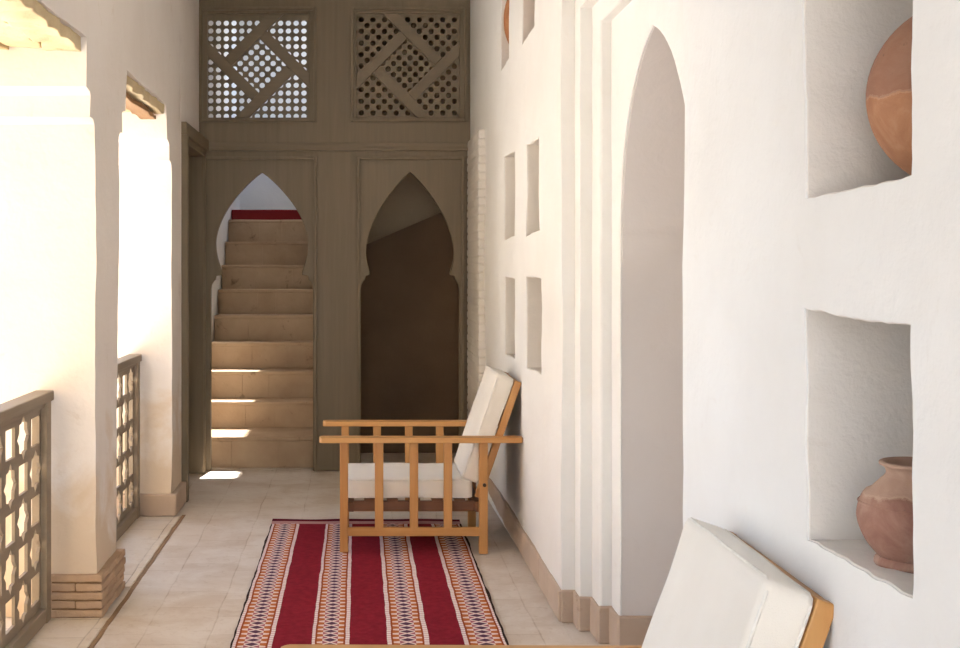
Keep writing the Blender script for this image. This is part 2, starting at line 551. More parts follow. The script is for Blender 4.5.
# ------------------------------------------------------------------ right wall
def bend(y):
    t = max(0, min(1, (y-6.9)/1.6))
    return -.036*t*t*(3-2*t)
def fr(u, v, w): return (.80 + w + bend(u)*(1 if w < .2 else 0), u, v)
niche_specs = [
    (1.808, 2.237, .912, 1.318), (1.808, 2.237, 1.521, 1.955), (1.81, 2.24, 2.15, 2.6),
    (5.49, 5.92, .917, 1.343), (5.49, 5.92, 1.54, 1.965), (5.66, 6.08, 2.475, 3.02),
    (6.38, 6.80, .915, 1.335), (6.39, 6.82, 1.54, 1.99), (6.60, 6.98, 2.485, 3.02)]
nh = []
for k, (a, b_, c, d_) in enumerate(niche_specs):
    lp = [(a, c+.006), (b_, c-.004), (b_+.002, d_+.004), (a-.003, d_-.004)]
    nh.append(wobble(lp, .022, .0045, 22, k+1))
H1, H2, H3 = 2.47, 2.385, 2.305
frame_hole = [(3.072, 0.0), (3.072, H1), (4.90, H1), (4.90, 0.0)]
outl = [(-1.55, 0.0), (3.072, 0.0)] + [p for p in resample([(3.072, 0), (3.072, H1), (4.90, H1), (4.90, 0)], .1) if p[1] > 0][:-0 or None]
outl = [(-1.55, 0.0)] + [(3.072, .1*i) for i in range(25)] + [(3.072+1.828*i/18, H1) for i in range(19)] + [(4.90, .1*i) for i in range(24, -1, -1)]
outl += [(8.5, 0.0), (8.5, 3.5), (-1.55, 3.5)]
outl = [(p[0]+(.004*noise.noise(Vector((p[1]*4, p[0]*4, 2))) if .05 < p[1] < 3 and 3 < p[0] < 5 else 0), p[1]+(.003*noise.noise(Vector((p[1]*4, p[0]*4, 8))) if p[1] > 2.4 and p[1] < 3 else 0)) for p in outl]
o = struct(slab('wall_right', outl, nh, 0, .38, fr, M_WALL, grid=.09, amp=.009, sc=2.0, bev=.004, smooth=42))
# interior lining of the niches: raw plaster boxes open to the front
for k, (a, b_, c, d_) in enumerate(niche_specs):
    lp = nh[k]
    ca = sum(p[0] for p in lp)/len(lp); cb = sum(p[1] for p in lp)/len(lp)
    bm = bmesh.new()
    rings = []
    for w in [.0035, .005] + [.006+.364*i/10 for i in range(1, 11)]:
        ring = []
        for (u, v) in lp:
            wf = .009*noise.noise(Vector((u*2.0, v*2.0, .5))) + .009*.35*noise.noise(Vector((u*8.0, v*8.0, 0)))
            wf = wf*max(0, 1-w/.1)
            s = -.001 if w < .004 else .003
            du, dv = u-ca, v-cb
            L = math.hypot(du, dv)
            uu = u-du/L*s; vv = v-dv/L*s
            nz = noise.noise_vector(Vector((uu*14, vv*14, w*14)))*.0025*(1 if w > .03 else .0)
            ring.append(bm.verts.new(fr(uu+nz.x*.6, vv+nz.y*.6, w+wf)))
        rings.append(ring)
    n = len(lp)
    for A, B in zip(rings, rings[1:]):
        for i in range(n): bm.faces.new((A[i], A[(i+1) % n], B[(i+1) % n], B[i]))
    bm.faces.new(rings[-1])
    # outer skin to give thickness
    for f in bm.faces: f.normal_flip()
    me = bpy.data.meshes.new('wall_right'); bm.to_mesh(me); bm.free()
    o = struct(link_obj('wall_right', me, M_NICHE if a < 3 else M_NICHE_W, None, 45))
struct(box('wall_right', 1.18, 1.25, -1.55, 3.3, 0, 3.5, M_WALL, None, 0))
struct(box('wall_right', 1.18, 1.25, 4.7, 8.5, 0, 3.5, M_WALL, None, 0))
# stepped frame of the blind arch
def step_rect(name, x0, x1, ya, yb, h, oya, oyb, oh):
    lp = [(oya, 0), (ya, 0)] + [(ya, h*i/14) for i in range(1, 15)] + [(yb, h*(14-i)/14) for i in range(0, 14)] + [(yb, 0), (oyb, 0), (oyb, oh), (oya, oh)]
    lp2 = []
    for p in lp:
        if p not in lp2: lp2.append(p)
    lp2 = [(u+.003*noise.noise(Vector((u*3, v*4, x0*9))), v) for (u, v) in lp2]
    return struct(slab(name, lp2, [], x0, x1, lambda u, v, w: (w, u, v), M_WALL, grid=.12, amp=.003, sc=2.5, bev=.009, smooth=42, seed=x0))
step_rect('trim_5', .85, .97, 3.20, 4.786, H2, 3.05, 4.95, 2.55)
step_rect('trim_6', .896, .98, 3.34, 4.63, H3, 3.15, 4.85, 2.5)
# arched innermost layer with deep blind recess
def arch_pts(yc, hw, zs, za, n=16):
    """pointed arch: right springing -> apex -> left springing (two circular arcs)"""
    rise = za-zs
    Rr = (hw*hw+rise*rise)/(2*hw)
    a1 = math.asin(min(1, rise/Rr)) if Rr >= rise else math.pi/2
    if rise > hw:  # centre lies beyond the middle
        a1 = math.atan2(rise, Rr-hw)
    right = [(yc+hw-Rr+Rr*math.cos(a1*i/n), zs+Rr*math.sin(a1*i/n)) for i in range(n+1)]
    left = [(2*yc-p[0], p[1]) for p in reversed(right[:-1])]
    return right+left
ap = arch_pts(3.99, .49, 1.52, 2.165)
lp = [(4.9, 0), (4.48, 0)] + [(4.48, 1.52*i/12) for i in range(1, 12)] + ap + [(3.50, 1.52*(12-i)/12) for i in range(1, 12)] + [(3.50, 0), (3.1, 0), (3.1, 2.5), (4.9, 2.5)]
struct(slab('trim_7', lp, [], .939, .947, lambda u, v, w: (w, u, v), M_WALL, grid=.12, amp=.003, sc=2.5, bev=.008, smooth=42, seed=3))
lp2 = [(5.0, 0), (4.483, 0), (4.483, 1.385), (4.472, 1.40), (4.472, 1.515)] + [(3.99+(p[0]-3.99)*.985, p[1]-.004) for p in ap] + [(3.508, 1.515), (3.508, 1.40), (3.497, 1.385), (3.497, 0), (3.0, 0), (3.0, 2.6), (5.0, 2.6)]
struct(slab('wall_right', lp2, [], .9465, 1.42, lambda u, v, w: (w, u, v), M_ARCHIN, grid=.12, bev=.004, smooth=42, seed=4))
struct(box('wall_right', 1.42, 1.47, 3.0, 5.0, 0, 2.7, M_ARCHIN, None, 0))
o = box('wall_right', .84, 1.47, 3.0, 5.0, 2.62, 2.7, M_WALL, None, 0); struct(o)

# rough whitewashed brick pier at the far end of the right wall
bm = bmesh.new()
cz = 0; c = 0
while cz < 2.22:
    hh = .052
    yy = 7.70 + (0 if c % 2 else -.0)
    yb = [7.70, 7.82 if c % 2 else 7.93, 8.08 if c % 2 else 8.2, 8.5]
    for i in range(3):
        dx = random.uniform(-.002, .002)
        add_box(bm, .742+dx, .80, yb[i]+(random.uniform(-.002, .002) if i == 0 else .002), yb[i+1]-.002, cz+.002, min(cz+hh-.003, 2.24))
    cz += hh; c += 1
add_box(bm, .7455, .80, 7.708, 8.5, 0, 2.24)
o = obj('wall_right', bm, M_BRICKW); bevel_mod(o, .009, 2); struct(o)

# baseboards
def bb(name, *a, seed=0): return struct(rough_box(name, *a, M_BASE, step=.06, amp=.003, sc=10, bev=.006, seed=seed))
y = 4.905; k = 0
while y < 7.68:
    y2 = min(y+.27, 7.69)
    bb('baseboard_right', .786, .815, y+.0012, y2-.0012, 0, .125+random.uniform(-.003, .003), seed=k)
    y = y2; k += 1
bb('baseboard_right', .786, .815, 2.6, 3.085, 0, .125); bb('baseboard_right', .786, .815, 1.5, 2.597, 0, .125)
# stepped bits facing the corridor's near end
bb('baseboard_right', .795, .862, 4.886, 4.906, 0, .128); bb('baseboard_right', .84, .862, 4.795, 4.89, 0, .128)
bb('baseboard_right', .842, .905, 4.772, 4.793, 0, .132); bb('baseboard_right', .884, .905, 4.64, 4.776, 0, .132)
bb('baseboard_right', .888, .948, 4.616, 4.637, 0, .138); bb('baseboard_right', .927, .948, 4.47, 4.62, 0, .138)
bb('baseboard_right', .93, 1.42, 4.462, 4.492, 0, .142)
bb('baseboard_right', 1.40, 1.425, 3.50, 4.465, 0, .142)

struct(box('floor', .80, 1.5, 2.9, 5.0, -.12, .0, M_FLOOR, None, 0))
struct(box('ceiling', -1.6, 1.3, -1.6, 8.5, 3.5, 3.6, M_WALL, None, 0))
struct(box('wall_back', -1.5, 1.25, -1.6, -1.5, 3.0, 3.5, M_WALL, None, 0))  # end left open below this to let in frontal light

# ------------------------------------------------------------------ wooden screen at the end
SY = 8.5
scr = empty('wooden_screen', (0, SY, 0))
tag(scr, 'tall brown wooden screen with two pointed arches and two lattice panels', 'screen')
def ps(px, py): return ((px-358)/147.06, 1.4+(265-py)/147.06)
def fs(u, v, w): return (u, w, v)     # local to scr
def horseshoe(cx, hw_low, hw_max, hw_neck, z_imp, z_neck, z_max, z_apex):
    right = [(cx+hw_low, 0), (cx+hw_low, z_imp-.02), (cx+hw_low-.004, z_imp+.01), (cx+hw_low-.018, z_imp+.035), (cx+hw_low-.03, z_imp+.045), (cx+hw_low-.034, z_imp+.07), (cx+hw_neck+.002, z_imp+.077), (cx+hw_neck, z_neck)]
    n = 8
    for i in range(1, n+1):     # lower curve swelling to the widest point
        t = i/n
        right.append((cx+hw_neck+(hw_max-hw_neck)*math.sin(t*math.pi/2), z_neck+(z_max-z_neck)*t))
    m = 18
    H = z_apex-z_max
    for i in range(1, m+1):
        t = i/m
        # ogive: half width from hw_max to 0
        a = t
        wv = hw_max*(1-a**1.75)**.92 if a < 1 else 0
        right.append((cx+wv, z_max+H*t))
    left = [(2*cx-p[0], p[1]) for p in reversed(right[:-1])]
    return right+left
AL = horseshoe(ps(261.5, 0)[0]+.002, .348, .315, .272, 1.255, 1.35, 1.55, 2.03)
AR = horseshoe(ps(410, 0)[0], .335, .300, .272, 1.255, 1.35, 1.48, 2.032)
Lx0, Lz1 = ps(207.5, 13.5); Lx1, Lz0 = ps(309.5, 117.5)
Rx0, _ = ps(356.5, 0); Rx1, _ = ps(459.5, 0)
sx0, sx1 = -1.105, .79
outl = [(sx0, 0)] + [AL[-1]] + AL[::-1][1:-1] + [AL[0]]
# outline running along floor through both arch openings (left to right)
outl = [(sx0, 0)] + list(reversed(AL)) + list(reversed(AR)) + [(sx1, 0), (sx1, 3.5), (sx0, 3.5)]
holes = [[(Lx0, Lz0), (Lx1, Lz0), (Lx1, Lz1), (Lx0, Lz1)], [(Rx0, Lz0), (Rx1, Lz0), (Rx1, Lz1), (Rx0, Lz1)]]
o = slab('screen_board', outl, holes, 0, .06, fs, M_SCREEN, scr, smooth=30); bevel_mod(o, .003, 2, 50)

def lattice(x0, x1, z0, z1, mirror):
    cx, cz = (x0+x1)/2, (z0+z1)/2
    k = (x1-x0)/505*1.0           # zoom-pixels to metres
    ccx, ccz = (295-292.5)*k, -(327-327.5)*k
    P = .053; rr = .0195
    holes = []
    def oct_(x, z, r=rr): return [(x+r*math.cos(math.pi/4*i+math.pi/8), z+r*math.sin(math.pi/4*i+math.pi/8)) for i in range(8)]
    hw, hh = (x1-x0)/2, (z1-z0)/2
    ang = R(45)
    for i in range(-3, 3):
        for j in range(-2, 3):
            a, b_ = (i+.5)*P, j*P
            x = ccx+(a*math.cos(ang)-b_*math.sin(ang)); z = ccz+(a*math.sin(ang)+b_*math.cos(ang))
            holes.append((x, z))
    inner = .148; outerd = .192      # distances from centre to start / end of bar along its normal
    nn = 7
    if not mirror:
        grid_pts = [(-hw+.018+P*i, -hh+.0+P*j+.012) for i in range(14) for j in range(15)]
    else:
        grid_pts = []
        q = P*1.06
        for i in range(-14, 15):
            for j in range(-14, 15):
                grid_pts.append(((i+j)*q*.7071, (i-j)*q*.7071))
    for (x, z) in grid_pts:
        if abs(x) > hw-.012 or abs(z) > hh-.010: continue
        d1 = abs((x-ccx)+(z-ccz))*.7071; d2 = abs((x-ccx)-(z-ccz))*.7071
        if max(d1, d2) < .190: continue
        holes.append((x, z))
    if mirror: holes = [(-x, z) for x, z in holes]
    pl = [(cx-hw-.01, cz-hh-.01), (cx+hw+.01, cz-hh-.01), (cx+hw+.01, cz+hh+.01), (cx-hw-.01, cz+hh+.01)]
    p = slab('lattice_panel', pl, [oct_(cx+x, cz+z) for x, z in holes], .030, .045, fs, M_SCREEN, scr, smooth=20)
    # pinwheel of four diagonal battens
    bw = .072
    c0 = .168
    def bar(nx_, nz_, t0, t1):
        # batten centred at distance c0 along normal (nx,nz), running along tangent from t0 to t1
        if mirror: nx_, = (-nx_,)
        nxu, nzu = nx_*.7071, nz_*.7071
        tx, tz = (-nzu, nxu) if not mirror else (nzu, -nxu)
        ox = cx+(ccx if not mirror else -ccx); oz = cz+ccz
        pts = []
        for (t, s) in ((t0, -1), (t1, -1), (t1, 1), (t0, 1)):
            pts.append((ox+nxu*(c0+s*bw/2)+tx*t, oz+nzu*(c0+s*bw/2)+tz*t))
        # clip to the panel opening
        def clip(poly, f, lim, sign, ax):
            outp = []
            for i in range(len(poly)):
                a, b_ = poly[i], poly[(i+1) % len(poly)]
                ia, ib = sign*(lim-a[ax]) >= 0, sign*(lim-b_[ax]) >= 0
                if ia: outp.append(a)
                if ia != ib:
                    t = (lim-a[ax])/(b_[ax]-a[ax]); outp.append((a[0]+(b_[0]-a[0])*t, a[1]+(b_[1]-a[1])*t))
            return outp
        for lim, sg, ax in ((cx+hw, 1, 0), (cx-hw, -1, 0), (cz+hh, 1, 1), (cz-hh, -1, 1)): pts = clip(pts, 0, lim, sg, ax)
        o = slab('diagonal_batten', pts, [], .004, .030, fs, M_SCREEN_H, None, smooth=20); o.parent = p; bevel_mod(o, .003)
    # normals: upper-left, upper-right, lower-right, lower-left ; each runs on past one corner
    E = .6
    bar(-1, 1, -E, .1315)     # upper-left batten carries on to the top edge
    bar(1, 1, -E, .1315)      # upper-right to the right edge
    bar(1, -1, -E, .1315)     # lower-right to the bottom edge
    bar(-1, -1, -E, .1315)    # lower-left to the left edge
    return p
lattice(Lx0, Lx1, Lz0, Lz1, False)
lattice(Rx0, Rx1, Lz0, Lz1, True)

def frame_mould(x0, x1, z0, z1, w=.02, pr=.028, bottom=True, nm='moulding'):
    bm = bmesh.new()
    add_box(bm, x0-w, x0, -pr, .0, z0-(w if bottom else 0), z1+w)
    add_box(bm, x1, x1+w, -pr, .0, z0-(w if bottom else 0), z1+w)
    add_box(bm, x0, x1, -pr, .0, z1, z1+w)
    if bottom: add_box(bm, x0, x1, -pr, .0, z0-w, z0)
    o = obj(nm, bm, M_SCREEN, scr); bevel_mod(o, .004)
    return o
frame_mould(Lx0-.035, Lx1+.025, Lz0-.012, Lz1+.02)
frame_mould(Rx0-.02, Rx1+.03, Lz0-.012, Lz1+.02)
frame_mould(ps(203, 0)[0], ps(314, 0)[0], .0, ps(0, 160)[1], bottom=False)
frame_mould(ps(360, 0)[0], ps(461.5, 0)[0], .0, ps(0, 160)[1], bottom=False)
box('cornice', sx0+.0, sx1-.0, -.03, 0, ps(0, 151)[1], ps(0, 148)[1], M_SCREEN_H, scr, .003)
box('cornice', sx0+.0, sx1-.0, -.018, 0, ps(0, 148)[1], ps(0, 143)[1], M_SCREEN_H, scr, .004)

# ------------------------------------------------------------------ stairwell and storeroom behind
struct(box('wall_stairwell_left', -1.28, -1.15, 8.56, 12.2, 0, 4.2, M_WALL, None, 0))
struct(slab('wall_stairwell_right', [(8.56, 0), (12.2, 0), (12.2, 4.2), (8.56, 4.2)], [[(11.0, 2.9), (12.0, 2.9), (12.0, 4.0), (11.0, 4.0)]], -.25, -.13, lambda u, v, w: (w, u, v), M_WALL))  # hole is an added high opening, brightens the upper stairwell
struct(box('wall_stairwell_far', -1.28, -.13, 12.1, 12.25, 0, 4.2, M_WALL, None, 0))
struct(box('wall_stairwell_front', -1.28, .9, 8.56, 8.64, 3.4, 4.2, M_WALL, None, 0))
# roof with an added opening, sized to drop sun on the lower steps
SKY = (-.86, -.42, 11.02, 12.0)
bm = bmesh.new()
add_box(bm, -1.28, -.13, 8.56, SKY[2], 4.2, 4.3); add_box(bm, -1.28, -.13, SKY[3], 12.25, 4.2, 4.3)
add_box(bm, -1.28, SKY[0], SKY[2], SKY[3], 4.2, 4.3); add_box(bm, SKY[1], -.13, SKY[2], SKY[3], 4.2, 4.3)
struct(obj('ceiling', bm, M_WALL))
st = empty('staircase', (-.7, 8.87, 0))
tag(st, 'steep stone staircase climbing behind the left arch, red band at its top', 'staircase')
rise, run = .2, .27
def stpart(name, *a, mat=M_STAIR, seed=0, amp=.003):
    o = rough_box(name, *a, mat, step=.06, amp=amp, sc=9, bev=.008, seed=seed)
    o.parent = st; o.matrix_parent_inverse = Matrix.Translation((.7, -8.87, 0)); return o
for i in range(9):
    z0, z1 = i*rise, (i+1)*rise
    ya = 8.87+i*run
    yb_ = ya+run
    if i == 0: ya = 8.625; z1 = .213
    # riser stones
    cuts = [-1.144, -1.15+.28+.05*(i % 2), -1.15+.60-.06*(i % 3), -.256]
    s = stpart('step', -1.144, -.256, ya+.012, yb_+.03, z0 if i == 0 else z0-.02, z1-.028, seed=i)
    for j in range(3):
        o = rough_box('riser_tile', cuts[j]+.001, cuts[j+1]-.001, ya, ya+.02, z0+.001, z1-.0285, M_STAIR, step=.06, amp=.001, bev=.0015, seed=i*3+j)
        o.parent = s
    o = rough_box('tread', -1.144, -.256, ya-.006, yb_+.012, z1-.028, z1, M_STAIR, step=.06, amp=.0025, bev=.007, seed=i+40)
    o.parent = s
stpart('red_band', -1.144, -.256, 8.87+9*run, 8.87+9*run+.2, 1.78, 1.90, mat=M_RED)['label'] = 'dark red band at the head of the stairs'
struct(box('floor', -1.15, -.25, 11.5, 12.2, 1.7, 1.88, M_STAIR, None, 0))
struct(box('floor', -1.28, .9, 8.56, 12.2, -.12, .001, M_FLOOR, None, 0))

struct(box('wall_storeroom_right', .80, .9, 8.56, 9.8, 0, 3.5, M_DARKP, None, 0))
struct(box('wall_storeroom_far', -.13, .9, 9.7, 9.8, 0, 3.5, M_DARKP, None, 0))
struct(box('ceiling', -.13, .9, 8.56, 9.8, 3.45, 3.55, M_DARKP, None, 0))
o = slab('sloping_panel', [(-.12, .002), (.79, .002), (.79, 1.865), (-.12, 1.475)], [], 9.30, 9.36, lambda u, v, w: (u, w, v), M_SLOPE)  # dark slab with a sloping top edge, ahead of the far wall
tag(o, 'dark panel with a sloping top inside the right arch', 'partition')

# ------------------------------------------------------------------ armchairs
CX, CYC = .30, 6.375
def chair():
    t = empty('slatted_armchair', (CX, CYC, 0))
    X = lambda x: x-CX
    for s in (-1, 1):
        ya, yb = sorted((s*.285, s*.325))
        for (a, b_) in ((-.088, -.048), (.587, .629)):
            box('leg', X(a), X(b_), ya, yb, 0.009 if a < 0 else 0, .542, M_OAKZ, t, .004)
        ya2, yb2 = sorted((s*.293, s*.317))
        for a in (.082, .251, .416):
            box('side_slat', X(a), X(a+.041), ya2, yb2, .122, .542, M_OAKZ, t, .003)
        box('side_rail', X(-.05), X(.589), ya2, yb2, .085, .127, M_OAKX, t, .003)
        # armrest: flat board with clipped rounded ends
        ya3, yb3 = sorted((s*.272, s*.352))
        a, b_ = X(-.187), X(.797)
        c = .018
        o = slab('armrest', [(a, ya3+c), (a+.008, ya3+.006), (a+c, ya3), (b_-c, ya3), (b_-.004, ya3+.006), (b_, ya3+c), (b_, yb3-c), (b_-.004, yb3-.006), (b_-c, yb3), (a+c, yb3), (a+.008, yb3-.006), (a, yb3-c)], [], .541, .567, lambda u, v, w: (u, v, w), M_OAKX, t)
        bevel_mod(o, .004)
        # pivot bolt
        bm = bmesh.new(); add_tube(bm, [(X(.612), s*.324, .335), (X(.612), s*.333, .335)], .009, 12)
        obj('bolt', bm, M_BOLT, t, 40)
    # seat frame
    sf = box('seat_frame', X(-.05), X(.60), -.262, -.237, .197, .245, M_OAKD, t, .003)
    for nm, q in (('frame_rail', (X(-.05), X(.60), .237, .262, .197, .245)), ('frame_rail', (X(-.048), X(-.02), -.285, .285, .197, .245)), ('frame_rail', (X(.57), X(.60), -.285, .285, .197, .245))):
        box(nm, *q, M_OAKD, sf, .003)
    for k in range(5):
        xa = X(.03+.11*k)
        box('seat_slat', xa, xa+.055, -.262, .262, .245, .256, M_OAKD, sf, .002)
    # cushions
    cushion('seat_cushion', t, Matrix.Translation((X(-.058), 0, .258)), .618, .52, .094)
    u = Vector((.327, 0, .945)); n = Vector((.945, 0, -.327))
    M = Matrix.Identity(4)
    for i in range(3):
        M[i][0] = u[i]; M[i][1] = (0, 1, 0)[i]; M[i][2] = -n[i]
    # local x runs up the back, local z points forward
    base = Vector((X(.583), 0, .319)) + u*.012
    M.translation = base
    cushion('back_cushion', t, M, .540, .55, .086)
    # back frame behind it
    bf = None
    fb = Matrix.Identity(4)
    for i in range(3):
        fb[i][0] = u[i]; fb[i][1] = (0, 1, 0)[i]; fb[i][2] = -n[i]
    fb.translation = Vector((X(.583), 0, .319)) + n*.0385
    bf = box('back_frame', -.05, .549, -.277, -.250, 0, .036, M_OAKD2, t, .003, M=fb)
    box('frame_rail', -.05, .549, .250, .277, 0, .036, M_OAKD2, bf, .003, M=fb)
    box('frame_rail', .512, .547, -.25, .25, .004, .034, M_OAKZ, bf, .003, M=fb)
    for k in range(3):
        box('back_slat', .03+.15*k, .085+.15*k, -.25, .25, .012, .028, M_OAKZ, bf, .002, M=fb)
    return t

def cushion(name, parent, M, L, W, T):
    """boxed canvas cushion: local x 0..L, y -W/2..W/2, z 0..T"""
    bm = bmesh.new()
    nx, ny, nz = 30, 26, 6
    r = .014
    def V(i, j, k):
        x, y, z = L*i/nx, -W/2+W*j/ny, T*k/nz
        return x, y, z
    cache = {}
    def vert(i, j, k):
        if (i, j, k) in cache: return cache[(i, j, k)]
        x, y, z = V(i, j, k)
        # round the edges a little
        ux = (2*x/L-1); uy = 2*y/W; uz = 2*z/T-1
        cx = max(r, min(L-r, x)); cy = max(-W/2+r, min(W/2-r, y)); cz = max(r*.8, min(T-r*.8, z))
        d = Vector((x-cx, y-cy, z-cz))
        if d.length > 1e-6:
            c = sum(1 for q in (x-cx, y-cy, z-cz) if abs(q) > 1e-6)
            if c > 1: d = d.normalized()*r
        p = Vector((cx, cy, cz))+d
        puff = (1-ux*ux)*(1-uy*uy)
        p.z += uz*.006*puff
        p.x += ux*.004*(1-uy*uy)*(1-uz*uz); p.y += uy*.004*(1-ux*ux)*(1-uz*uz)
        w = noise.noise_vector(Vector((x*7, y*7, z*9+T)))*.0035
        p += w
        v = bm.verts.new(M @ p); cache[(i, j, k)] = v
        return v
    for i in range(nx):
        for j in range(ny):
            for k in (0, nz): bm.faces.new((vert(i, j, k), vert(i+1, j, k), vert(i+1, j+1, k), vert(i, j+1, k)))
    for i in range(nx):
        for k in range(nz):
            for j in (0, ny): bm.faces.new((vert(i, j, k), vert(i+1, j, k), vert(i+1, j, k+1), vert(i, j, k+1)))
    for j in range(ny):
        for k in range(nz):
            for i in (0, nx): bm.faces.new((vert(i, j, k), vert(i, j+1, k), vert(i, j+1, k+1), vert(i, j, k+1)))
    o = obj(name, bm, M_FAB, parent, smooth=70)
    # piping along both face seams
    for zz in ((.006, T*.5, T-.006) if name == 'seat_cushion' else (.006, T-.006)):
        pts = []
        for (x, y) in resample([(0, -W/2), (L, -W/2), (L, W/2), (0, W/2)], .025):
            e = .002
            px = max(e, min(L-e, x)); py = max(-W/2+e, min(W/2-e, y))
            # pull corners in
            if (x < .001 or x > L-.001) and abs(abs(y)-W/2) < .001: px += .007*(1 if x < .1 else -1); py -= .007*(1 if y > 0 else -1)
            p = Vector((px, py, zz)) + noise.noise_vector(Vector((x*7, y*7, zz*9+T)))*.0035
            pts.append(M @ p)
        bm = bmesh.new(); add_tube(bm, pts, .0035, 6, True)
        obj('piping', bm, M_PIPE, o, 60)
    return o
M_OAKD2 = M_OAKZ
ch = chair()
tag(ch, 'honey wood armchair with cream cushions, standing whole on the far end of the red rug', 'armchair', 'slatted armchairs along the right wall')
ch2 = copy_tree(ch)
ch2.location = (CX+.014, 2.390, 0); ch2.rotation_euler.z = R(-.7)
for q in ch2.children:
    if q.name.startswith('leg') and q.data.vertices[0].co.x < 0: q.location.z = -.009
ch2['label'] = 'honey wood armchair cut off by the bottom edge, its cream back cushion below the niche'

# ------------------------------------------------------------------ rug
def rug_mat():
    m = bpy.data.materials.new('kilim_weave'); nt, b = nodes_of(m)
    c = coords(nt)
    sx = N(nt, 'ShaderNodeSeparateXYZ'); nt.links.new(c, sx.inputs[0])
    X, Y = sx.outputs[0], sx.outputs[1]
    wv = math_(nt, 'MULTIPLY', math_(nt, 'SUBTRACT', noise_tex(nt, c, 5, 2), .5), .012)
    X = math_(nt, 'ADD', X, wv)
    Yw = math_(nt, 'ADD', Y, math_(nt, 'MULTIPLY', math_(nt, 'SUBTRACT', noise_tex(nt, c, 4, 2), .5), .03))
    # zigzag
    per = .054
    fr_ = math_(nt, 'FRACT', math_(nt, 'DIVIDE', Yw, per))
    tri = math_(nt, 'MULTIPLY', math_(nt, 'ABSOLUTE', math_(nt, 'SUBTRACT', fr_, .5)), 2)      # 1..0..1
    base = hexc('#8a1a28')
    n1 = noise_tex(nt, c, 40, 4)
    red = ramp(nt, n1, [(.3, hexc('#7c1a27')), (.7, hexc('#8f2230'))])
    white = hexc('#e8cfc4'); orange = hexc('#bd6a3a'); purple = hexc('#5e3c50'); pink = hexc('#c9909a')
    col = red
    def inr(a, b_):
        return math_(nt, 'MULTIPLY', math_(nt, 'GREATER_THAN', X, a), math_(nt, 'LESS_THAN', X, b_))
    ox = .044
    bands = [(-.448, -.330), (-.160, -.047), (.126, .246), (.408, .537)]
    for (a, b_) in bands:
        a -= ox; b_ -= ox
        u = math_(nt, 'ABSOLUTE', math_(nt, 'DIVIDE', math_(nt, 'SUBTRACT', X, (a+b_)/2), (b_-a)/2))  # 0 centre..1 edge
        # white spikes reaching in from the sides: |tri - target| small
        o1 = mixc(nt, math_(nt, 'GREATER_THAN', tri, math_(nt, 'MULTIPLY', u, .9)), orange, white)
        # centre: zigzag lines crossing
        dz = math_(nt, 'ABSOLUTE', math_(nt, 'SUBTRACT', tri, math_(nt, 'MULTIPLY', u, 1.7)))
        cen = mixc(nt, math_(nt, 'LESS_THAN', dz, .24), mixc(nt, math_(nt, 'GREATER_THAN', tri, math_(nt, 'MULTIPLY', u, 1.7)), hexc('#a8606a'), purple), white)
        # outer part: thin white threads on orange
        dz2 = math_(nt, 'ABSOLUTE', math_(nt, 'SUBTRACT', math_(nt, 'SUBTRACT', 1, tri), math_(nt, 'MULTIPLY', math_(nt, 'SUBTRACT', 1, u), 1.6)))
        edge = mixc(nt, math_(nt, 'GREATER_THAN', math_(nt, 'SUBTRACT', 1, tri), math_(nt, 'ADD', .50, math_(nt, 'MULTIPLY', math_(nt, 'SUBTRACT', u, .5), .6))), orange, white)
        pat = mixc(nt, math_(nt, 'LESS_THAN', u, .50), edge, cen)
        col = mixc(nt, inr(a, b_), col, pat)
        # thin dark orange outline just inside the white borders
        col = mixc(nt, inr(a, a+.007), col, hexc('#9a4a24')); col = mixc(nt, inr(b_-.007, b_), col, hexc('#9a4a24'))
    wstr = math_(nt, 'MULTIPLY', math_(nt, 'GREATER_THAN', math_(nt, 'FRACT', math_(nt, 'DIVIDE', Yw, .027)), .25), 1)
    wcol = mixc(nt, wstr, pink, hexc('#ecdcd4'))
    for (a, b_) in [(-.460, -.448), (-.330, -.315), (-.172, -.160), (-.047, -.032), (.110, .126), (.246, .264), (.392, .408), (.537, .546)]:
        col = mixc(nt, inr(a-ox, b_-ox), col, wcol)
    for (a, b_) in [(-.52, -.460), (.546, .62)]:
        col = mixc(nt, inr(a-ox, b_-ox), col, hexc('#38261f'))
    # dark red selvedge and pale end strip at the far end
    farw = math_(nt, 'GREATER_THAN', Y, 1.275)
    col = mixc(nt, farw, col, hexc('#b98a86'))
    farr = math_(nt, 'GREATER_THAN', Y, 1.325)
    col = mixc(nt, farr, col, hexc('#5d1722'))
    nt.links.new(col, b.inputs['Base Color'])
    b.inputs['Roughness'].default_value = .95
    b.inputs['Specular IOR Level'].default_value = .1
    w = N(nt, 'ShaderNodeTexWave', Scale=60.0, Distortion=1.0); w.bands_direction = 'Y'; nt.links.new(c, w.inputs['Vector'])
    bump(nt, b, w.outputs['Fac'], .35, .003)
    return m
bm = bmesh.new()
RX, RY0, RY1 = .511, -1.36, 1.36
nx, ny = 40, 100
g = []
for i in range(nx+1):
    row = []
    for j in range(ny+1):
        x = -RX+2*RX*i/nx; y = RY0+(RY1-RY0)*j/ny
        wx = .008*noise.noise(Vector((3, y*3, 0)))*abs(x)/RX*(1 if x > 0 else -1)+.004*noise.noise(Vector((8, y*12, x)))
        z = .0075+.0015*noise.noise(Vector((x*6, y*6, 3)))
        e = max(0, (y-(RY1-.06))/.06)
        z += e*(.006+.010*max(0, noise.noise(Vector((x*5, 1, 1)))+.3)) * (1 if True else 0)
        y2 = y+.012*noise.noise(Vector((x*4, 7, 0)))*e
        row.append(bm.verts.new((x+wx, y2, z)))
    g.append(row)
for i in range(nx):
    for j in range(ny): bm.faces.new((g[i][j], g[i+1][j], g[i+1][j+1], g[i][j+1]))
